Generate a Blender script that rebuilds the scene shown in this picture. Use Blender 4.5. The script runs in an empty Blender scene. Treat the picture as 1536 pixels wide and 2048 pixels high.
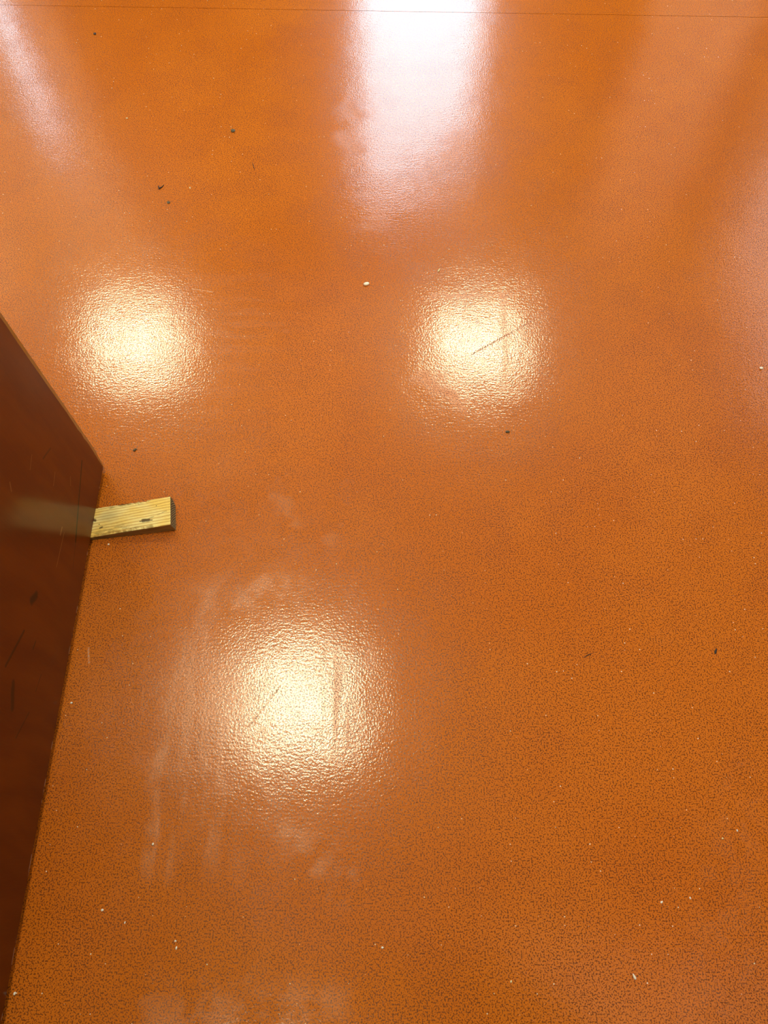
import bpy, bmesh, math, random
import numpy as np
from mathutils import Vector, Matrix

# ------------------------------------------------------------------ camera
sc = bpy.context.scene
C = sc.collection
cam_d = bpy.data.cameras.new('camera')
cam = bpy.data.objects.new('camera', cam_d)
C.objects.link(cam)
cam_d.sensor_fit = 'VERTICAL'
cam_d.sensor_height = 24.0
cam_d.lens = 24.0 * 1500.0 / 2048.0
cam_d.clip_start = 0.01
cam.location = (0, 0, 1.38)
cam.rotation_euler = (math.atan(716 / 1500), 0, 0)
sc.camera = cam

# ------------------------------------------------------------------ world (overcast daylight outside the glazed door)
W = bpy.data.worlds.new('overcast_sky')
sc.world = W
W.use_nodes = True
bg = W.node_tree.nodes['Background']
bg.inputs[0].default_value = (0.64, 0.85, 1.0, 1)
bg.inputs[1].default_value = 9.5

# daylight enters through the glazed door and the narrow window: sampling portals in both openings
for px, pz, pw, ph in ((0.19, 1.19, 0.72, 2.14), (-2.01, 1.09, 0.14, 1.58)):
    pl = bpy.data.lights.new('daylight_portal', 'AREA')
    pl.shape = 'RECTANGLE'
    pl.size, pl.size_y = pw, ph
    pl.cycles.is_portal = True
    po = bpy.data.objects.new('daylight_portal', pl)
    po.location = (px, 4.13, pz)
    po.rotation_euler = (math.radians(-90), 0, 0)
    C.objects.link(po)

LAMP = 31.0
LAMP_COL = (1.0, 0.92, 0.60)

sc.view_settings.view_transform = 'Standard'
sc.view_settings.look = 'None'
sc.view_settings.exposure = 0.0
sc.view_settings.gamma = 1.0
sc.view_settings.use_curve_mapping = False

random.seed(7)
BUMP = 0.00026
sc.cycles.use_light_tree = False
sc.cycles.sample_clamp_indirect = 2.0
sc.cycles.adaptive_threshold = 0.08
sc.cycles.adaptive_min_samples = 24
sc.cycles.max_bounces = 5
sc.cycles.diffuse_bounces = 4
sc.cycles.glossy_bounces = 3
sc.cycles.caustics_reflective = False
sc.cycles.caustics_refractive = False


# ------------------------------------------------------------------ node helpers
class G:
    def __init__(self, name):
        self.mat = bpy.data.materials.new(name)
        self.mat.use_nodes = True
        self.nt = self.mat.node_tree
        self.b = self.nt.nodes['Principled BSDF']
        self.out = self.nt.nodes['Material Output']
        self._obj = None

    def n(self, t, **kw):
        x = self.nt.nodes.new(t)
        for k, v in kw.items():
            setattr(x, k, v)
        return x

    def put(self, sock, v):
        if isinstance(v, bpy.types.NodeSocket):
            self.nt.links.new(v, sock)
        elif v is not None:
            if isinstance(v, (tuple, list)) and len(v) == 3 and sock.type == 'RGBA':
                v = (*v, 1)
            sock.default_value = v

    def obj(self):
        if self._obj is None:
            self._obj = self.n('ShaderNodeTexCoord').outputs['Object']
        return self._obj

    def m(self, op, a, b=None, c=None, clamp=False):
        x = self.n('ShaderNodeMath', operation=op, use_clamp=clamp)
        self.put(x.inputs[0], a)
        self.put(x.inputs[1], b)
        self.put(x.inputs[2], c)
        return x.outputs[0]

    def v(self, op, a, b=None, s=None):
        x = self.n('ShaderNodeVectorMath', operation=op)
        self.put(x.inputs[0], a)
        self.put(x.inputs[1], b)
        if s is not None:
            self.put(x.inputs['Scale'], s)
        return x.outputs['Value'] if op in ('LENGTH', 'DOT_PRODUCT', 'DISTANCE') else x.outputs['Vector']

    def noise(self, vec, scale, detail=2.0, rough=0.5, color=False, dim='3D'):
        x = self.n('ShaderNodeTexNoise', noise_dimensions=dim)
        self.put(x.inputs['Vector'], vec)
        x.inputs['Scale'].default_value = scale
        x.inputs['Detail'].default_value = detail
        x.inputs['Roughness'].default_value = rough
        return x.outputs['Color' if color else 'Fac']

    def rng(self, f, a, b, c=0.0, d=1.0, smooth=True):
        x = self.n('ShaderNodeMapRange')
        x.interpolation_type = 'SMOOTHSTEP' if smooth else 'LINEAR'
        self.put(x.inputs[0], f)
        for i, val in enumerate((a, b, c, d)):
            self.put(x.inputs[i + 1], val)
        return x.outputs[0]

    def mix(self, f, a, b):
        x = self.n('ShaderNodeMix', data_type='RGBA')
        self.put(x.inputs[0], f)
        self.put(x.inputs[6], a)
        self.put(x.inputs[7], b)
        return x.outputs[2]

    def warp(self, vec, scale, amt, detail=2):
        c = self.v('SUBTRACT', self.noise(vec, scale, detail, color=True), (0.5, 0.5, 0.5))
        return self.v('ADD', vec, self.v('SCALE', c, s=amt))

    def seg(self, P, a, b, w, soft=0.3):
        a, b = Vector(a), Vector(b)
        ba = b - a
        pa = self.v('SUBTRACT', P, tuple(a))
        h = self.m('DIVIDE', self.v('DOT_PRODUCT', pa, tuple(ba)), ba.length_squared, clamp=True)
        q = self.v('SUBTRACT', pa, self.v('SCALE', tuple(ba), s=h))
        return self.rng(self.v('LENGTH', q), w * soft, w, 1.0, 0.0)

    def ell(self, P, c, r, ang=0.0, inner=0.3):
        x = self.n('ShaderNodeMapping', vector_type='TEXTURE')
        self.put(x.inputs['Vector'], P)
        x.inputs['Location'].default_value = c
        x.inputs['Rotation'].default_value = ang if isinstance(ang, tuple) else (0, 0, ang)
        x.inputs['Scale'].default_value = r
        return self.rng(self.v('LENGTH', x.outputs[0]), inner, 1.0, 1.0, 0.0)

    def mx(self, *vals):
        r = vals[0]
        for q in vals[1:]:
            r = self.m('MAXIMUM', r, q)
        return r

    def bump(self, h, strength, dist, prev=None):
        x = self.n('ShaderNodeBump')
        x.inputs['Strength'].default_value = strength
        x.inputs['Distance'].default_value = dist
        self.put(x.inputs['Height'], h)
        if prev is not None:
            self.put(x.inputs['Normal'], prev)
        return x.outputs[0]

    def set(self, **kw):
        for k, v in kw.items():
            self.put(self.b.inputs[k.replace('_', ' ')], v)
        return self.mat


def scl(g, vec, s):
    return g.v('MULTIPLY', vec, s)


# ------------------------------------------------------------------ materials
def mat_floor():
    g = G('speckled_orange_vinyl')
    P = g.obj()
    # stains and wear are carried by the sheet itself (attributes made in floor_marks)
    A = g.n('ShaderNodeAttribute', attribute_name='wear')
    B = g.n('ShaderNodeAttribute', attribute_name='tone')
    sa = g.n('ShaderNodeSeparateXYZ')
    sb = g.n('ShaderNodeSeparateXYZ')
    g.put(sa.inputs[0], A.outputs['Vector'])
    g.put(sb.inputs[0], B.outputs['Vector'])
    smear, film, dull = sa.outputs[0], sa.outputs[1], sa.outputs[2]
    big, mid, ring = sb.outputs[0], sb.outputs[1], sb.outputs[2]
    fl = g.noise(P, 395, 1.0, 0.65, dim='2D')
    col = g.mix(big, (0.585, 0.150, 0.0085), (0.625, 0.170, 0.0120))
    col = g.mix(g.m('MULTIPLY', mid, 0.12), col, (0.57, 0.126, 0.009))
    fmask = g.rng(g.m('ADD', fl, g.m('MULTIPLY', mid, 0.022)), 0.530, 0.615)
    col = g.mix(g.m('MULTIPLY', fmask, 0.88), col, (0.140, 0.032, 0.0010))
    vo = g.n('ShaderNodeTexVoronoi', voronoi_dimensions='2D')
    g.put(vo.inputs['Vector'], P)
    vo.inputs['Scale'].default_value = 75
    sep = g.n('ShaderNodeSeparateColor')
    g.put(sep.inputs[0], vo.outputs['Color'])
    rad = g.m('MULTIPLY', g.m('POWER', sep.outputs[0], 4.0), 0.085)
    quartz = g.m('LESS_THAN', vo.outputs['Distance'], g.m('MULTIPLY', rad, g.m('GREATER_THAN', sep.outputs[1], 0.84)))
    pale = g.m('ADD', g.m('MULTIPLY', smear, 0.15), g.m('MULTIPLY', ring, 0.06))
    col = g.mix(pale, col, (0.78, 0.46, 0.28))
    col = g.mix(g.m('MULTIPLY', film, 0.10), col, (0.62, 0.27, 0.18))
    scr = g.mx(g.m('MULTIPLY', g.seg(P, (0.2006, 1.0556, 0), (0.3411, 1.1485, 0), 0.0040, 0.1), 0.8),
               g.m('MULTIPLY', g.seg(P, (-0.2406, 0.2349, 0), (-0.190, 0.305, 0), 0.0034, 0.1), 0.5))
    scr = g.m('MULTIPLY', scr, g.rng(fl, 0.30, 0.55))
    chips = g.mx(g.seg(P, (-0.555, 0.377, 0), (-0.549, 0.348, 0), 0.0026),
                 g.seg(P, (-0.455, 1.246, 0), (-0.407, 1.237, 0), 0.0026))
    col = g.mix(g.m('MULTIPLY', chips, g.m('MULTIPLY', g.rng(fl, 0.4, 0.6), 0.5)), col, (0.85, 0.58, 0.38))
    col = g.mix(g.m('MULTIPLY', scr, 0.5), col, (0.13, 0.035, 0.005))
    col = g.mix(quartz, col, (0.90, 0.76, 0.52))
    # gloss
    rough = g.m('MULTIPLY_ADD', mid, 0.02, 0.060)
    rough = g.m('MULTIPLY_ADD', fmask, 0.18, rough)
    rough = g.m('MULTIPLY_ADD', smear, 0.20, rough)
    rough = g.m('MULTIPLY_ADD', film, 0.06, rough)
    rough = g.m('MULTIPLY_ADD', dull, 0.26, rough)
    rough = g.m('MULTIPLY_ADD', scr, 0.35, rough)
    # relief: orange peel plus faint weave across
    peel = g.noise(P, 250, 1, 0.6, dim='2D')
    weave = g.noise(scl(g, P, (0.35, 1.0, 1)), 210, 0, 0.5, dim='2D')
    hgt = g.m('ADD', g.m('MULTIPLY', peel, 0.65), g.m('MULTIPLY', weave, 0.35))
    nrm = g.bump(hgt, 1.0, BUMP)
    return g.set(Base_Color=col, Roughness=g.m('ADD', rough, 0.18), Normal=nrm, Coat_Weight=1.0, Coat_Roughness=rough,
                 Coat_IOR=1.55, Coat_Normal=nrm, Specular_IOR_Level=0.10)


def mat_door():
    g = G('varnished_brown_door')
    P = g.obj()
    Q = g.warp(P, 2.5, 0.12, 1)
    rot = g.n('ShaderNodeMapping', vector_type='POINT')        # figure sweeps diagonally over the face
    g.put(rot.inputs['Vector'], Q)
    rot.inputs['Rotation'].default_value = (math.radians(28), 0, 0)
    rot.inputs['Scale'].default_value = (1, 9, 1.6)
    fig = g.noise(rot.outputs[0], 2.4, 2, 0.5)
    fine = g.noise(scl(g, P, (1, 1, 0.06)), 420, 2)
    col = g.mix(g.rng(fig, 0.30, 0.72), (0.088, 0.0115, 0.0002), (0.128, 0.0235, 0.0005))
    col = g.mix(g.m('MULTIPLY', g.rng(fine, 0.45, 0.7), 0.10), col, (0.18, 0.042, 0.002))
    x = -0.583
    S = g.warp(P, 60, 0.006, 2)
    dark = g.mx(g.seg(P, (x, 0.712, 0.116), (x, 0.560, 0.0765), 0.0034, 0.5),
                g.m('MULTIPLY', g.seg(P, (x, 0.56, 0.0765), (x, 0.51, 0.066), 0.0018), 0.5),
                g.seg(S, (x, 0.416, 0.186), (x, 0.403, 0.197), 0.010),
                g.m('MULTIPLY', g.seg(S, (x, 0.265, 0.200), (x, 0.229, 0.186), 0.008), 0.8),
                g.m('MULTIPLY', g.seg(P, (x, 0.349, 0.201), (x, 0.284, 0.235), 0.0040), 0.8),
                g.m('MULTIPLY', g.seg(P, (x, 0.345, 0.154), (x, 0.331, 0.158), 0.0025), 0.8),
                g.m('MULTIPLY', g.seg(P, (x, 0.233, 0.127), (x, 0.189, 0.154), 0.0025), 0.6),
                g.m('MULTIPLY', g.seg(P, (x, 0.665, 0.245), (x, 0.635, 0.262), 0.003), 0.6),
                g.m('MULTIPLY', g.seg(P, (x, 0.30, 0.110), (x, 0.27, 0.118), 0.0022), 0.6))
    col = g.mix(g.m('MULTIPLY', dark, 0.9), col, (0.012, 0.003, 0.001))
    pal = g.mx(g.seg(P, (x, 0.555, 0.130), (x, 0.487, 0.133), 0.0013),
               g.seg(P, (x, 0.560, 0.142), (x, 0.545, 0.143), 0.0028),
               g.m('MULTIPLY', g.seg(P, (x, 0.636, 0.211), (x, 0.612, 0.206), 0.0014), 0.8),
               g.m('MULTIPLY', g.seg(P, (x, 0.66, 0.150), (x, 0.645, 0.142), 0.0014), 0.7),
               g.m('MULTIPLY', g.seg(P, (x, 0.62, 0.30), (x, 0.595, 0.295), 0.0014), 0.6),
               g.m('MULTIPLY', g.seg(P, (x, 0.545, 0.345), (x, 0.535, 0.335), 0.0022), 0.7))
    wearz = g.m('MULTIPLY', g.rng(g.n_z(P), 0.0135, 0.0175, 1.0, 0.0), g.rng(g.noise(P, 38, 2), 0.56, 0.62))
    col = g.mix(g.m('MULTIPLY', pal, 0.55), col, (0.34, 0.15, 0.05))
    col = g.mix(wearz, col, (0.55, 0.42, 0.30))
    nrm = g.bump(g.m('ADD', g.m('MULTIPLY', fine, 0.5), g.m('MULTIPLY', dark, -0.8)), 0.6, 0.0002)
    rg = g.m('ADD', 0.15, g.m('MULTIPLY', g.rng(g.noise(P, 12, 3), 0.3, 0.8), 0.06))
    return g.set(Base_Color=col, Roughness=0.45, Normal=nrm, Coat_Weight=0.55, Coat_Roughness=rg, Coat_IOR=1.5, Specular_IOR_Level=0.1)


def _n_z(self, P):
    s = self.n('ShaderNodeSeparateXYZ')
    self.put(s.inputs[0], P)
    return s.outputs[2]


G.n_z = _n_z


def rings(g, P, pitch, cy, cz):
    """distance from the pith line, in ring widths; P local: x along the grain"""
    x_ = g.n('ShaderNodeSeparateXYZ')
    g.put(x_.inputs[0], P)
    c_ = g.n('ShaderNodeCombineXYZ')
    g.put(c_.inputs[0], x_.outputs[0])
    g.put(c_.inputs[1], g.m('SUBTRACT', x_.outputs[1], g.m('MULTIPLY', x_.outputs[0], 0.03)))
    g.put(c_.inputs[2], g.m('SUBTRACT', x_.outputs[2], g.m('MULTIPLY', x_.outputs[0], 0.0985)))   # grain follows the sawn top
    R = g.warp(scl(g, c_.outputs[0], (0.15, 1, 1)), 60, 0.0055, 2)
    R = g.v('SUBTRACT', R, (0, cy, cz))
    R = scl(g, R, (0, 1, 1))
    r = g.m('DIVIDE', g.v('LENGTH', R), pitch)
    return g.m('FRACT', r)


def mat_pine():
    g = G('yellow_pine')
    P = g.obj()
    fr = rings(g, P, 0.0050, -0.09, 0.120)
    late = g.m('MULTIPLY', g.rng(fr, 0.45, 0.90), g.rng(fr, 0.97, 0.90))
    streak = g.noise(scl(g, P, (0.06, 1, 1)), 300, 3, 0.6)
    big = g.noise(scl(g, P, (0.5, 1, 1)), 32, 3)
    light = g.mix(g.rng(big, 0.35, 0.68), (0.97, 0.82, 0.36), (0.95, 0.68, 0.17))
    col = g.mix(g.m('MULTIPLY', late, 0.75), light, (0.56, 0.28, 0.035))
    col = g.mix(g.m('MULTIPLY', g.rng(streak, 0.5, 0.75), 0.3), col, (0.64, 0.40, 0.09))
    Q = g.warp(P, 90, 0.006, 3)
    # greyish dirt by the door and along the edges, dark gouges
    grey = g.m('MULTIPLY', g.ell(Q, (-0.130, 0.040, 0.016), (0.030, 0.018, 0.03), 0, 0.1), 0.45)
    col = g.mix(grey, col, (0.50, 0.42, 0.19))
    dirt = g.mx(g.m('MULTIPLY', g.seg(Q, (-0.155, 0.004, 0.012), (-0.045, 0.002, 0.024), 0.009), 0.8),
                g.m('MULTIPLY', g.seg(Q, (-0.125, 0.061, 0.016), (-0.050, 0.062, 0.024), 0.007), 0.8),
                g.m('MULTIPLY', g.ell(Q, (-0.12, 0.012, 0.016), (0.05, 0.014, 0.03)), 0.6))
    dirt = g.m('MULTIPLY', dirt, g.rng(g.noise(scl(g, P, (0.4, 1, 1)), 160, 3, 0.7), 0.42, 0.62))
    col = g.mix(g.m('MULTIPLY', dirt, 0.75), col, (0.24, 0.15, 0.035))
    goug = g.mx(g.seg(Q, (-0.060, 0.018, 0.023), (-0.048, 0.017, 0.023), 0.0052),
                g.seg(P, (-0.066, 0.018, 0.022), (-0.041, 0.0165, 0.0245), 0.0014),
                g.seg(Q, (-0.148, 0.018, 0.014), (-0.143, 0.0185, 0.014), 0.0030),
                g.seg(Q, (-0.160, 0.038, 0.013), (-0.1575, 0.036, 0.013), 0.0042),
                g.ell(P, (-0.0325, 0.047, 0.025), (0.0017, 0.0014, 0.004)),
                g.ell(P, (-0.149, 0.026, 0.014), (0.0020, 0.0014, 0.004)),
                g.m('MULTIPLY', g.seg(Q, (-0.048, 0.021, 0.023), (-0.012, 0.031, 0.027), 0.0012), 0.5))
    col = g.mix(g.m('MULTIPLY', goug, 0.92), col, (0.075, 0.040, 0.010))
    # side faces are darker than the sawn top
    geo = g.n('ShaderNodeNewGeometry')
    h = g.m('ADD', g.m('MULTIPLY', late, -0.6), g.m('MULTIPLY', goug, -1.5))
    nrm = g.bump(h, 0.8, 0.0006)
    return g.set(Base_Color=col, Roughness=0.55, Normal=nrm, Specular_IOR_Level=0.4)


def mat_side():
    g = G('pine_dark_side')
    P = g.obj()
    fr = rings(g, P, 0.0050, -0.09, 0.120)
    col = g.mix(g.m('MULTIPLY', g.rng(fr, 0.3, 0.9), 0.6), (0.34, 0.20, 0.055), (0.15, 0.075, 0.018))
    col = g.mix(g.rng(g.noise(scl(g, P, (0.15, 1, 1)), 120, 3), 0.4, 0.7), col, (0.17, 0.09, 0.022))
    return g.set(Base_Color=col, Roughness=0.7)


def mat_end():
    g = G('pine_grimy_end_grain')
    P = g.obj()
    fr = rings(g, P, 0.0040, -0.030, -0.040)
    l = g.m('MULTIPLY', g.rng(fr, 0.35, 0.75), g.rng(fr, 1.0, 0.9))
    col = g.mix(l, (0.30, 0.22, 0.085), (0.018, 0.011, 0.005))
    col = g.mix(g.m('MULTIPLY', g.noise(P, 260, 2), 0.3), col, (0.06, 0.045, 0.02))
    return g.set(Base_Color=col, Roughness=0.8, Normal=g.bump(l, 0.7, -0.0006))


def plain(name, col, rough=0.6, var=0.06, scale=8.0, metal=0.0, bump=0.0):
    g = G(name)
    f = g.noise(g.obj(), scale, 3)
    c2 = tuple(max(0.0, c * (1 - var * 2)) for c in col)
    kw = dict(Base_Color=g.mix(f, col, c2), Roughness=rough, Metallic=metal)
    if bump:
        kw['Normal'] = g.bump(g.noise(g.obj(), scale * 12, 2), 0.5, bump)
    return g.set(**kw)


def mat_glow(name, col, s, sampling='FRONT'):
    g = G(name)
    g.mat.cycles.emission_sampling = sampling
    return g.set(Base_Color=(0.9, 0.9, 0.85), Emission_Color=col, Emission_Strength=s, Roughness=0.5)


M = dict(
    floor=mat_floor(), door=mat_door(), pine=mat_pine(), side=mat_side(), end=mat_end(),
    slab=plain('concrete_screed', (0.20, 0.18, 0.16), 0.9),
    weld=plain('weld_bead', (0.22, 0.058, 0.010), 0.55, 0.1, 60),
    lip=plain('oak_lipping', (0.34, 0.145, 0.008), 0.4, 0.2, 60),
    wall=plain('warm_white_wall_paint', (0.78, 0.74, 0.68), 0.7, 0.03, 3, bump=0.0002),
    ceil=plain('ceiling_paint', (0.52, 0.51, 0.47), 0.9, 0.03, 3),
    panel=plain('dark_brown_panelling', (0.060, 0.022, 0.010), 0.5, 0.2, 12),
    frame=plain('brown_frame_paint', (0.10, 0.040, 0.016), 0.45, 0.1, 20),
    white=plain('white_gloss_frame', (0.80, 0.79, 0.76), 0.35, 0.02, 10),
    steel=plain('satin_steel', (0.55, 0.54, 0.52), 0.35, 0.05, 40, 1.0),
    lamp=mat_glow('led_diffuser', LAMP_COL, LAMP),
    lamp2=mat_glow('passage_led_diffuser', LAMP_COL, LAMP * 0.4),
    frost=mat_glow('obscured_glass_in_daylight', (0.95, 0.95, 1.0), 1.3, 'NONE'),
    grain=plain('white_grain', (0.95, 0.93, 0.84), 0.5, 0.03, 300),
    cream=plain('cream_flake', (0.88, 0.76, 0.42), 0.5, 0.1, 300),
    soot=plain('dark_crumb', (0.030, 0.014, 0.012), 0.6, 0.3, 500),
    olive=plain('olive_crumb', (0.12, 0.095, 0.045), 0.6, 0.35, 500),
    sky_cut=plain('grey_sky_cut_board', (0.12, 0.12, 0.13), 0.8, 0.1, 5),  # for the unseen board added to block part of the sky
)


# ------------------------------------------------------------------ mesh helpers
def link(name, bm, mats, parent=None, loc=None, smooth=False):
    me = bpy.data.meshes.new(name)
    if len(bm.faces) > 1:
        bmesh.ops.recalc_face_normals(bm, faces=bm.faces)
    bm.to_mesh(me)
    bm.free()
    for k in (mats if isinstance(mats, (list, tuple)) else [mats]):
        me.materials.append(M[k])
    if smooth:
        for p in me.polygons:
            p.use_smooth = True
    o = bpy.data.objects.new(name, me)
    C.objects.link(o)
    if loc:
        o.location = loc
    if parent:
        o.parent = parent
    return o


def box(bm, a, b, bev=0.0):
    r = bmesh.ops.create_cube(bm, size=1.0)
    for v in r['verts']:
        v.co = Vector([a[i] + (v.co[i] + 0.5) * (b[i] - a[i]) for i in range(3)])
    if bev:
        es = {e for v in r['verts'] for e in v.link_edges}
        bmesh.ops.bevel(bm, geom=list(es), offset=bev, segments=2, affect='EDGES')


def boxes(name, lst, mats, parent=None, bev=0.0):
    bm = bmesh.new()
    for a, b in lst:
        box(bm, a, b, bev)
    return link(name, bm, mats, parent)


def prism(bm, pts, z0, z1):
    lo = [bm.verts.new((x, y, z0)) for x, y in pts]
    hi = [bm.verts.new((x, y, z1)) for x, y in pts]
    n = len(pts)
    bm.faces.new(hi)
    bm.faces.new(lo[::-1])
    for i in range(n):
        bm.faces.new((lo[i], lo[(i + 1) % n], hi[(i + 1) % n], hi[i]))


def struct(o, label=None, cat=None):
    o['kind'] = 'structure'
    if label:
        o['label'] = label
    if cat:
        o['category'] = cat
    return o


def tag(o, label, cat, group=None):
    o['label'] = label
    o['category'] = cat
    if group:
        o['group'] = group
    return o


# ------------------------------------------------------------------ the room shell
XL, XR, YB, YF, H = -2.45, 2.28, -0.30, 4.0, 2.70
YH = -2.2      # far end of the passage behind the camera
T = 0.12

fl = struct(boxes('floor', [((XL - T, YH - T, -0.10), (XR + T, YF + T, -0.0035))], 'slab'),
            'glossy orange speckled vinyl floor filling the view', 'floor')


def seam(x):
    return 2.3203 - 0.0265 * x


g_ = 0.0007


def vnoise(x, y, freq, octaves=3, gain=0.55, seed=0):
    """smooth value noise in 0..1 for the wear maps"""
    out = np.zeros_like(x)
    amp, tot = 1.0, 0.0
    for k in range(octaves):
        rs = np.random.RandomState(seed * 31 + k)
        tab = rs.rand(256, 256)
        u, v = x * freq + 17.3 * k + 100, y * freq + 9.1 * k + 100
        i, j = np.floor(u).astype(int), np.floor(v).astype(int)
        fu, fv = u - i, v - j
        fu, fv = fu * fu * (3 - 2 * fu), fv * fv * (3 - 2 * fv)
        q = lambda a, b: tab[a % 256, b % 256]
        out += amp * ((q(i, j) * (1 - fu) + q(i + 1, j) * fu) * (1 - fv) + (q(i, j + 1) * (1 - fu) + q(i + 1, j + 1) * fu) * fv)
        tot += amp
        amp *= gain
        freq *= 2.0
    return out / tot


def sstep(v, a, b):
    t = np.clip((v - a) / (b - a), 0, 1)
    return t * t * (3 - 2 * t)


def floor_marks(x, y):
    """dried smears, dust film, dull rubbed spots and cloudiness of the sheet at floor points (metres)"""
    wx = (vnoise(x, y, 22, 3, seed=1) - .5) * 0.07
    wy = (vnoise(x, y, 22, 3, seed=2) - .5) * 0.07
    X, Y = x + wx, y + wy

    def seg(a, b, w, xx=X, yy=Y):
        ax, ay = a
        bx, by = b[0] - ax, b[1] - ay
        t = np.clip(((xx - ax) * bx + (yy - ay) * by) / (bx * bx + by * by), 0, 1)
        d = np.hypot(xx - ax - bx * t, yy - ay - by * t)
        return np.exp(-(d / (w * 0.6)) ** 2)

    def ell(c, r):
        return np.exp(-1.6 * (((X - c[0]) / r[0]) ** 2 + ((Y - c[1]) / r[1]) ** 2))

    stv = sstep(vnoise(x, y * 0.10, 90, 3, seed=3), 0.40, 0.66)       # strokes running away from the door
    sth = sstep(vnoise(x * 0.12, y, 80, 3, seed=4), 0.40, 0.66)       # strokes running across
    bro = sstep(vnoise(x, y, 30, 4, 0.65, seed=5), 0.38, 0.62)
    smear = 1.0 * seg((-0.356, 0.44), (-0.362, 0.27), 0.034) * (0.25 + 0.75 * stv)
    smear += 1.0 * seg((-0.381, 0.28), (-0.367, -0.01), 0.034) * (0.15 + 0.85 * stv)
    smear += 0.5 * seg((-0.30, 0.05), (-0.33, 0.30), 0.08) * stv
    smear += 0.6 * seg((-0.34, 0.47), (-0.18, 0.505), 0.045) * (0.3 + 0.7 * bro)
    smear += 0.6 * seg((-0.17, 0.05), (-0.07, -0.02), 0.045) * bro
    smear += 0.6 * seg((-0.33, -0.20), (-0.10, -0.19), 0.06) * bro
    smear += 0.45 * seg((-0.214, 0.70), (-0.178, 0.597), 0.014) * bro
    smear += 0.45 * seg((-0.178, 0.597), (-0.125, 0.580), 0.014) * bro
    smear += 0.35 * seg((-0.125, 0.580), (-0.099, 0.63), 0.012) * bro
    smear += 0.5 * seg((0.62, 0.10), (0.50, -0.22), 0.10) * bro * 0.4
    smear += 0.45 * seg((-0.05, 1.55), (-0.02, 1.42), 0.05) * sth
    film = ell((-0.28, 0.34), (0.34, 0.52)) * (0.45 + 0.55 * bro) + 0.6 * ell((-0.40, 1.12), (0.25, 0.30)) * sth
    dull = 0.45 * seg((0.282, 1.22), (0.270, 0.97), 0.020, x + wx * .15, y) * (0.35 + 0.65 * stv)
    dull += 0.45 * seg((0.190, 1.21), (0.185, 1.00), 0.014, x + wx * .15, y) * stv
    dull += 0.9 * seg((0.09, 0.985), (0.17, 0.930), 0.034)
    dull += 0.6 * seg((0.10, 1.22), (0.30, 1.22), 0.018) * sth
    dull += 0.5 * seg((-0.092, 0.37), (-0.075, 0.18), 0.040, x + wx * .3, y) * stv
    dull += 0.6 * seg((-0.045, 0.37), (-0.045, 0.18), 0.030, x + wx * .3, y) * stv
    dull += 0.5 * seg((-0.23, 0.345), (-0.12, 0.340), 0.013, x, y + wy * .2) * sth
    dull += 1.3 * seg((-0.085, 1.88), (-0.06, 1.85), 0.045)
    dull += 1.1 * seg((-0.110, 1.76), (-0.08, 1.72), 0.045)
    dull += 0.8 * seg((0.10, 1.62), (0.22, 1.78), 0.05) * (0.3 + 0.7 * bro)
    big = sstep(vnoise(x, y, 3.0, 3, seed=6), 0.3, 0.7)
    mid = sstep(vnoise(x, y, 14, 4, 0.6, seed=7), 0.42, 0.72)
    ring = (0.5 + 0.5 * np.sin(np.hypot(x + 0.215, y - 0.66) * 620.0)) * ell((-0.32, 0.77), (0.075, 0.05))
    wav = (vnoise(x, y, 14, 2, seed=8) - 0.5) * 0.00045
    return np.clip(np.stack([smear, film, dull], 1), 0, 1.2), np.stack([big, mid, ring], 1), wav


def floor_sheet(y_of, step, name, side):
    """one vinyl sheet as a fine grid; y_of(x, t) gives its y at t in 0..1, side +1: seam at t=1"""
    xs = np.concatenate([np.arange(XL, -1.3, .05), np.arange(-1.3, 1.3, step), np.arange(1.3, XR, .05), [XR]])
    ts = y_of(None, None)
    n, k = len(xs), len(ts)
    gx, gt = np.meshgrid(xs, ts)
    gx, gt = gx.ravel(), gt.ravel()
    gy = y_of(gx, gt)
    wear, tone, wav = floor_marks(gx, gy)
    edge = (gt > 1 - 1e-9) if side > 0 else (gt < 1e-9)
    co = np.stack([gx, gy, np.where(edge, 0.0, wav)], 1) + np.array([0, 0, -0.0003])
    er = np.where(edge)[0]
    skirt = co[er].copy()
    skirt[:, 2] = -0.0035
    co = np.concatenate([co, skirt, co[er]])
    wear = np.concatenate([wear, wear[er], wear[er]])
    tone = np.concatenate([tone, tone[er], tone[er]])
    idx = np.arange(n * k).reshape(k, n)
    q = np.stack([idx[:-1, :-1], idx[:-1, 1:], idx[1:, 1:], idx[1:, :-1]], -1).reshape(-1, 4)
    sk = np.arange(n * k, n * k + n)
    top = sk + n
    if side > 0:
        e = np.stack([top[:-1], top[1:], sk[1:], sk[:-1]], -1)
    else:
        e = np.stack([top[1:], top[:-1], sk[:-1], sk[1:]], -1)
    q = np.concatenate([q, e])
    me = bpy.data.meshes.new(name)
    me.vertices.add(len(co))
    me.vertices.foreach_set('co', co.astype(np.float32).ravel())
    me.loops.add(len(q) * 4)
    me.loops.foreach_set('vertex_index', q.astype(np.int32).ravel())
    me.polygons.add(len(q))
    me.polygons.foreach_set('loop_start', np.arange(0, len(q) * 4, 4, dtype=np.int32))
    me.update(calc_edges=True)
    me.polygons.foreach_set('use_smooth', np.ones(len(q), dtype=bool))
    for nm, dat in (('wear', wear), ('tone', tone)):
        at = me.attributes.new(nm, 'FLOAT_VECTOR', 'POINT')
        at.data.foreach_set('vector', dat.astype(np.float32).ravel())
    me.materials.append(M['floor'])
    o = bpy.data.objects.new(name, me)
    C.objects.link(o)
    o.parent = fl
    return o


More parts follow.
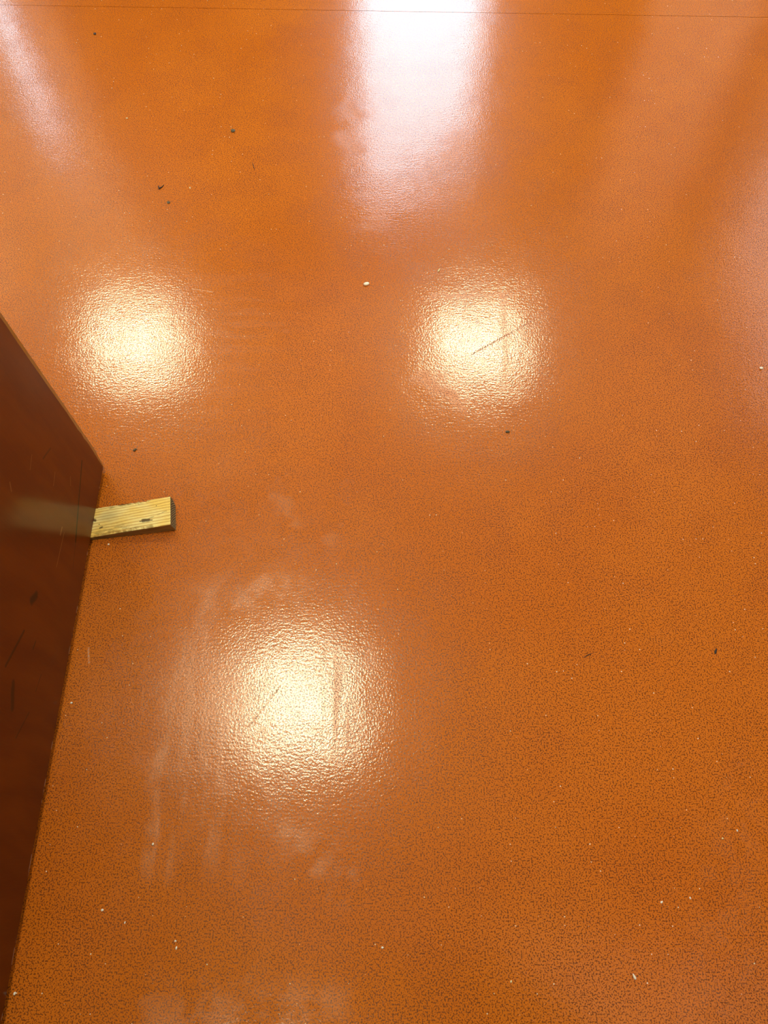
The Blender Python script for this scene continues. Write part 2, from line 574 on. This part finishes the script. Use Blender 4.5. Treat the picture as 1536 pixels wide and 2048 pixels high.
_tn = np.unique(np.concatenate([np.linspace(0, .38, 20), np.linspace(.38, 1, 560)]))
_tf = np.linspace(0, 1, 130)
floor_sheet(lambda x, t: _tn if x is None else YH + t * (seam(x) - g_ - YH), 0.005, 'vinyl_sheet', 1)
floor_sheet(lambda x, t: _tf if x is None else seam(x) + g_ + t * (YF - seam(x) - g_), 0.013, 'vinyl_sheet', -1)
bm = bmesh.new()
prism(bm, [(XL, seam(XL) - g_ * .9), (XR, seam(XR) - g_ * .9), (XR, seam(XR) + g_ * .9), (XL, seam(XL) + g_ * .9)], -0.0035, -0.0012)
ws = link('weld_seam', bm, 'weld', fl)
ws['label'] = 'thin darker weld line across the far end of the floor'

# doorway where the camera stands
DX0, DX1, DZ = -0.640, 0.400, 2.06
struct(boxes('wall_back', [((XL, YB - T, 0), (DX0 - .03, YB, H)), ((DX1 + .03, YB - T, 0), (XR, YB, H)),
                           ((DX0 - .03, YB - T, DZ + .03), (DX1 + .03, YB, H))], 'wall'))
struct(boxes('trim_1', [((DX0 - .03, YB - T - .01, 0), (DX0, YB + .005, DZ + .03)), ((DX1, YB - T - .01, 0), (DX1 + .03, YB + .005, DZ + .03)),
                        ((DX0, YB - T - .01, DZ), (DX1, YB + .005, DZ + .03))], 'frame'),)
struct(boxes('wall_left', [((XL - T, YH - T, 0), (XL, YF + T, H))], 'wall'))
RY0, RY1, RZ0, RZ1 = 2.30, 3.86, 0.25, 2.48      # obscured glazing in the right wall
struct(boxes('wall_right', [((XR, YH - T, 0), (XR + T, RY0, H)), ((XR, RY1, 0), (XR + T, YF + T, H)),
                            ((XR, RY0, 0), (XR + T, RY1, RZ0)), ((XR, RY0, RZ1), (XR + T, RY1, H))], 'wall'))
w2 = struct(boxes('window_2', [((XR + .03, RY0, RZ0), (XR + .07, RY0 + .03, RZ1)), ((XR + .03, RY1 - .03, RZ0), (XR + .07, RY1, RZ1)),
                               ((XR + .03, RY0 + .03, RZ0), (XR + .07, RY1 - .03, RZ0 + .03)),
                               ((XR + .03, RY0 + .03, RZ1 - .03), (XR + .07, RY1 - .03, RZ1))], 'white'))
boxes('pane', [((XR + .045, RY0 + .03, RZ0 + .03), (XR + .051, RY1 - .03, RZ1 - .03))], 'frost', w2)
struct(boxes('wall_passage', [((XL, YH - T, 0), (XR, YH, H))], 'wall'))
struct(boxes('ceiling', [((XL - T, YH - T, H), (XR + T, YF + T, H + .1))], 'ceil'))

# far wall: opening of a glazed door and a narrow side light
WX0, WX1, WZ0, WZ1 = -0.17, 0.55, 0.12, 2.26
SX0, SX1, SZ0, SZ1 = -2.08, -1.94, 0.30, 1.88
struct(boxes('wall_far', [((XL, YF, 0), (SX0, YF + T, H)), ((SX1, YF, 0), (WX0, YF + T, H)), ((WX1, YF, 0), (XR, YF + T, H)),
                          ((SX0, YF, 0), (SX1, YF + T, SZ0)), ((SX0, YF, SZ1), (SX1, YF + T, H)),
                          ((WX0, YF, 0), (WX1, YF + T, WZ0)), ((WX0, YF, WZ1), (WX1, YF + T, H))], 'wall'))
# dark timber lining on the middle of the far wall and a dark post by the right corner
struct(boxes('trim_2', [((-1.68, YF - .025, 0), (WX0 - .05, YF, H)), ((WX1 + .05, YF - .025, 0), (1.36, YF, H)),
                        ((WX0 - .05, YF - .025, WZ1 + .05), (WX1 + .05, YF, H))], 'panel'))
struct(boxes('trim_3', [((1.98, YF - .06, 0), (2.16, YF, H))], 'panel'))


def glazed(name, x0, x1, z0, z1, w):
    o = struct(boxes(name, [((x0, YF + .02, z0), (x0 + w, YF + .08, z1)), ((x1 - w, YF + .02, z0), (x1, YF + .08, z1)),
                            ((x0 + w, YF + .02, z0), (x1 - w, YF + .08, z0 + w)), ((x0 + w, YF + .02, z1 - w), (x1 - w, YF + .08, z1))], 'white'))
    return o


glazed('door_2', WX0, WX1, WZ0, WZ1, 0.035)
glazed('window_1', SX0, SX1, SZ0, SZ1, 0.02)

# unseen board added beyond the glazed door to cut the sky diagonally
bm = bmesh.new()
prism(bm, [(0, 0), (1.5, -1.35), (1.5, 0.9), (0, 0.9)], 0, 0.05)
o = link('sky_cut_board', bm, 'sky_cut')
o.matrix_world = Matrix.Translation((-0.13, 4.75, 2.97)) @ Matrix.Rotation(math.radians(90), 4, 'X')
struct(o)
o.name = 'sky_blocker'


# ------------------------------------------------------------------ ceiling lights
def light(x, y, label, s=0.60, mt='lamp'):
    r = bpy.data.objects.new('ceiling_light', None)
    C.objects.link(r)
    r.location = (x, y, H)
    a, t = s / 2, 0.018
    bm = bmesh.new()
    for p, q in (((-a, -a, -.012), (a, -a + t, 0)), ((-a, a - t, -.012), (a, a, 0)),
                 ((-a, -a + t, -.012), (-a + t, a - t, 0)), ((a - t, -a + t, -.012), (a, a - t, 0))):
        box(bm, p, q)
    link('frame', bm, 'white', r)
    bm = bmesh.new()
    k = a - t
    bm.faces.new([bm.verts.new(p) for p in ((-k, -k, -.008), (-k, k, -.008), (k, k, -.008), (k, -k, -.008))])
    link('diffuser', bm, mt, r)
    return tag(r, label, 'ceiling light', 'square ceiling panels')


light(-1.665, 3.215, 'square warm ceiling panel mirrored in the floor beyond the brown door edge')
light(0.632, 3.195, 'square warm ceiling panel mirrored in the floor under the dark scratch')
light(-0.452, 0.826, 'square warm ceiling panel mirrored in the floor nearest the viewer')
light(-0.55, -1.20, 'square warm ceiling panel over the passage behind the viewer', 0.60, 'lamp2')

# ------------------------------------------------------------------ propped door
DXF = -0.583            # face towards the camera
DTH = 0.044
DY1 = 0.768             # free edge
DY0 = YB + 0.006        # hinge edge
DG = 0.0125             # gap below
DT = 2.04
dl = 0.013
# leaf
bm = bmesh.new()
box(bm, (DXF - DTH, DY0, DG), (DXF, DY1 - dl, DT))
es = [e for e in bm.edges if all(abs(v.co.z - DG) < 1e-6 for v in e.verts) and all(abs(v.co.x - DXF) < 1e-6 for v in e.verts)]
bmesh.ops.bevel(bm, geom=es, offset=0.0018, segments=2, affect='EDGES')
door = link('door_1', bm, 'door')
struct(door, 'dark brown varnished door held open by the wedge', 'door')
# lipping strip along the free edge, arris worn off, lower corner chipped
bm = bmesh.new()
rows = []
nz = 60
rnd = random.Random(3)
for i in range(nz + 1):
    z = DG + (DT - DG) * (i / nz) ** 2.4
    ch = 0.0100 + rnd.uniform(-0.0012, 0.0012)
    pull = 0.0
    if z < 0.075:
        u = (0.075 - z) / 0.0625
        pull = 0.0100 * u ** 1.6
    y1 = DY1 - pull + rnd.uniform(-0.0003, 0.0003)
    y0 = DY1 - dl
    y1 = max(y1, y0 + 0.0012)
    ch = min(ch, y1 - y0 - 0.0004)
    rows.append([bm.verts.new(p) for p in ((DXF - DTH, y0, z), (DXF - DTH, y1 - .001, z), (DXF - DTH + .001, y1, z),
                                           (DXF - ch * .22, y1, z), (DXF, y1 - ch, z), (DXF, y0, z))])
for a, b in zip(rows, rows[1:]):
    for j in range(6):
        f = bm.faces.new((a[j], a[(j + 1) % 6], b[(j + 1) % 6], b[j]))
        f.material_index = 1 if j in (3,) else 0
bm.faces.new(rows[0])
bm.faces.new(rows[-1][::-1])
lp = link('lipping', bm, ['door', 'lip'], door)
lp['label'] = 'worn golden edge strip of the door'
# lever handle and hinges, above the picture
bm = bmesh.new()
box(bm, (DXF, DY1 - .085, 0.93), (DXF + .008, DY1 - .045, 1.11), .002)
hp = link('handle_plate', bm, 'steel', door)
bm = bmesh.new()
bmesh.ops.create_cone(bm, cap_ends=True, segments=20, radius1=.009, radius2=.009, depth=.05,
                      matrix=Matrix.Translation((DXF + .03, DY1 - .065, 1.05)) @ Matrix.Rotation(math.pi / 2, 4, 'Y'))
box(bm, (DXF + .044, DY1 - .18, 1.040), (DXF + .060, DY1 - .055, 1.060), .004)
link('lever', bm, 'steel', hp)
for z in (0.22, 1.05, 1.85):
    bm = bmesh.new()
    bmesh.ops.create_cone(bm, cap_ends=True, segments=16, radius1=.006, radius2=.006, depth=.10,
                          matrix=Matrix.Translation((DXF - DTH - .006, DY0 + .004, z)))
    link('hinge', bm, 'steel', door)

# ------------------------------------------------------------------ wooden wedge
# local frame: x along the wedge (0 = thick end, negative towards the tip), y across, z up
WW, WL, WT, SL = 0.0635, 0.265, 0.0285, 0.0985
rnd = random.Random(11)
prof_n = 9


def profile(x, t, inset=0.0):
    k = min(0.018, t * 0.92)
    pts = [(0.0, 0.0), (0.0005, t * 0.5), (0.0, t - .0008), (0.0009, t)]
    for j in range(1, 9):
        pts.append((WW * j / 9.0, t))
    pts += [(WW - .0009, t), (WW, t - .0008)]
    for j in range(6):
        a = j / 5 * math.pi / 2
        pts.append((WW - k + k * math.cos(a), k - k * math.sin(a)))
    return pts


bm = bmesh.new()
rows = []
N = 72
for i in range(N + 1):
    x = -WL * i / N
    t = WT + x * SL
    # splintered stretches on the top edges
    jf = rnd.uniform(0, .0006)
    jb = rnd.uniform(0, .0006)
    if -0.115 < x < -0.050:
        jb += rnd.uniform(0.0, .0030)
    if -0.16 < x < -0.04:
        jf += rnd.uniform(0.0, .0018)
    row = []
    pts = profile(x, t)
    for j, (y, z) in enumerate(pts):
        xx = x
        if i == 0:
            xx -= 0.0052 * (z / WT)                 # thick end leans back
        yy, zz = y, z
        if j in (2, 3):
            yy += jf * .6
            zz -= jf * .7
        if j in (12, 13):
            yy -= jb * .7
            zz -= jb * .6
        if 4 <= j <= 11:
            zz += rnd.uniform(-.00012, .00012)
        row.append(bm.verts.new((xx, yy, zz)))
    rows.append(row)
m_ = len(rows[0])
for a, b in zip(rows, rows[1:]):
    for j in range(m_):
        f = bm.faces.new((a[j], a[(j + 1) % m_], b[(j + 1) % m_], b[j]))
        f.material_index = 0 if 2 <= j <= 12 else 1
f = bm.faces.new(rows[0])
f.material_index = 2
f = bm.faces.new(rows[-1][::-1])
f.material_index = 1
wedge = link('door_wedge', bm, ['pine', 'side', 'end'])
wedge.location = (-0.4193, 0.6180, 0.0)
wedge.rotation_euler = (0, 0, math.radians(7.4))
tag(wedge, 'yellow pine wedge with a dark sawn end pushed under the brown door', 'door wedge')


# ------------------------------------------------------------------ crumbs on the floor
def crumb(name, x, y, lx, ly, hz, rot, mat, label, cat, group, seed, taper=0.0, sub=2, jit=0.12):
    r = random.Random(seed)
    bm = bmesh.new()
    bmesh.ops.create_icosphere(bm, subdivisions=sub, radius=1.0)
    for v in bm.verts:
        k = 1 + r.uniform(-jit, jit)
        c = v.co * k
        w = 1 - taper * (c.x * 0.5 + 0.5)
        v.co = Vector((c.x * lx / 2, c.y * ly / 2 * w, max(c.z, -0.8) * hz / 2))
    z0 = min(v.co.z for v in bm.verts)
    for v in bm.verts:
        v.co.z -= z0
    o = link(name, bm, mat, None, (x, y, 0.0), smooth=(jit < 0.15))
    o.rotation_euler = (0, 0, math.radians(rot))
    return tag(o, label, cat, group)


mm = 0.001
GW, GD = 'pale grains scattered on the floor', 'dark crumbs scattered on the floor'
white = [
    (-0.0417, 1.2597, 14, 10.5, 6, 15, 'grain', .1, 'plump white rice-like grain lying between the two upper lamp reflections'),
    (0.1325, 1.3034, 13, 5, 3, 62, 'cream', .5, 'slim cream flake at the top of the scratched lamp reflection'),
    (0.8459, 1.0155, 8.5, 8, 4, 0, 'grain', .2, 'white crumb by the right edge of the picture, level with lamp reflections'),
    (0.3934, -0.1512, 9, 5.5, 4, 112, 'grain', .6, 'large tapered white chip near the lower right corner of the floor'),
    (-0.4579, -0.0587, 4.6, 4.2, 3, 0, 'grain', .1, 'round white crumb on the lower left floor, leftmost of its cluster'),
    (-0.4187, -0.0766, 4, 2.6, 2, 80, 'grain', .2, 'thin white crumb just right of the lower left round crumb'),
    (-0.3339, -0.1026, 3.6, 3.2, 2, 0, 'grain', .2, 'upper of two white crumbs lying close together at lower left'),
    (-0.3312, -0.1123, 5.2, 3.4, 2.5, 80, 'grain', .2, 'lower, longer of two white crumbs lying close together at lower left'),
    (-0.5760, -0.1739, 5.0, 4.4, 3, 70, 'grain', .2, 'white crumb touching the door foot at the lower left corner'),
    (0.4533, -0.0472, 5.0, 4.0, 2, 30, 'grain', .4, 'white notched crumb, left one of a pair at lower right'),
    (0.5009, -0.0414, 4, 2.8, 2, 110, 'grain', .2, 'small white crumb, right one of a pair at lower right'),
    (0.5714, 0.0480, 3.6, 3.4, 2, 0, 'cream', .2, 'cream crumb, lower left one of a pair near the right edge'),
    (0.5984, 0.0604, 3.8, 3.0, 2, 110, 'grain', .2, 'white crumb, upper right one of a pair near the right edge'),
    (-0.3888, 0.0395, 4.2, 3.6, 2, 70, 'grain', .2, 'white crumb at the lower end of the long pale smear'),
    (-0.5500, 0.5868, 4.2, 4.0, 2.5, 0, 'grain', .1, 'white crumb just in front of the wooden wedge by the door'),
    (-0.4983, 1.5809, 7, 4, 2, 110, 'cream', .4, 'cream grain right of the dark forked crumb'),
    (0.1994, -0.1580, 4, 3.5, 2, 60, 'cream', .3, 'cream crumb at the bottom edge left of the large white chip'),
    (-0.0024, -0.1117, 4.2, 4, 2, 0, 'grain', .4, 'white three-cornered crumb at the bottom middle of the floor'),
    (-0.5680, 0.2740, 4.6, 4, 2.5, 0, 'grain', .1, 'white crumb lying against the lower edge of the brown door'),
    (-0.6991, 1.8448, 6, 5, 2.5, 0, 'cream', .2, 'yellowish crumb in the upper left beside the pale streak reflection'),
]
for i, (x, y, a, b, hz, rot, mt, tp, lab) in enumerate(white):
    crumb('floor_grain', x, y, a * mm, b * mm, hz * mm, rot, mt, lab, 'crumb', GW, i, tp, 2, 0.08)
dark = [
    (-0.4064, 1.7950, 11, 14, 4, 0, 'olive', 'square dark olive crumb left of the bright window reflection'),
    (-0.8469, 2.2108, 8, 9, 3, 20, 'soot', 'black crumb in the upper left corner below the floor seam'),
    (-0.5472, 1.5295, 8, 9, 2, 0, 'olive', 'faint olive crumb just below the dark forked crumb'),
    (-0.5285, 0.8045, 9, 5, 3, 40, 'olive', 'grey green crumb above the wedge, beyond the door corner'),
    (0.2653, 0.8492, 10, 6, 3, 0, 'olive', 'dark crumb just below the scratched lamp reflection'),
    (0.6208, 0.3693, 11, 5, 2, 65, 'soot', 'dark broken crumb on the plain floor at right'),
]
for i, (x, y, a, b, hz, rot, mt, lab) in enumerate(dark):
    crumb('floor_crumb', x, y, a * mm, b * mm, hz * mm, rot, mt, lab, 'crumb', GD, 50 + i, 0.2, 2, 0.22)


def ribbon(name, pts, rad, mat, label, cat):
    """a thin bent strand lying on the floor"""
    bm = bmesh.new()
    rows = []
    for i, (x, y, w) in enumerate(pts):
        a = Vector(pts[max(0, i - 1)][:2])
        b = Vector(pts[min(len(pts) - 1, i + 1)][:2])
        t = (b - a).normalized()
        nrm = Vector((-t.y, t.x))
        r = rad * w
        rows.append([bm.verts.new((x + nrm.x * r * math.cos(q), y + nrm.y * r * math.cos(q), r + r * math.sin(q)))
                     for q in [k * math.pi / 3 for k in range(6)]])
    for a, b in zip(rows, rows[1:]):
        for j in range(6):
            bm.faces.new((a[j], a[(j + 1) % 6], b[(j + 1) % 6], b[j]))
    bm.faces.new(rows[0])
    bm.faces.new(rows[-1][::-1])
    c = sum((v.co for v in bm.verts), Vector()) / len(bm.verts)
    c.z = 0
    for v in bm.verts:
        v.co -= c
    o = link(name, bm, mat, None, tuple(c))
    return tag(o, label, cat, GD)


cx, cy = -0.5741, 1.5809
ribbon('forked_crumb', [(cx - .0065, cy + .007, .6), (cx - .004, cy + .001, 1.1), (cx - .0025, cy - .006, 1.0), (cx - .001, cy - .001, 1.1),
                        (cx + .003, cy + .001, .9), (cx + .007, cy + .010, .7)], 0.0013, 'soot',
       'tiny black forked crumb in the upper left of the floor', 'crumb')
ribbon('fibre', [(-0.3455, 1.674, .6), (-0.342, 1.664, 1), (-0.3405, 1.656, 1), (-0.337, 1.650, .6)], 0.0008, 'soot',
       'short curved dark fibre left of the bright window reflection', 'fibre')
ribbon('fibre', [(0.372, 0.357, .6), (0.380, 0.362, 1), (0.389, 0.366, .7)], 0.0007, 'soot',
       'short straight dark fibre on the plain floor right of centre', 'fibre')
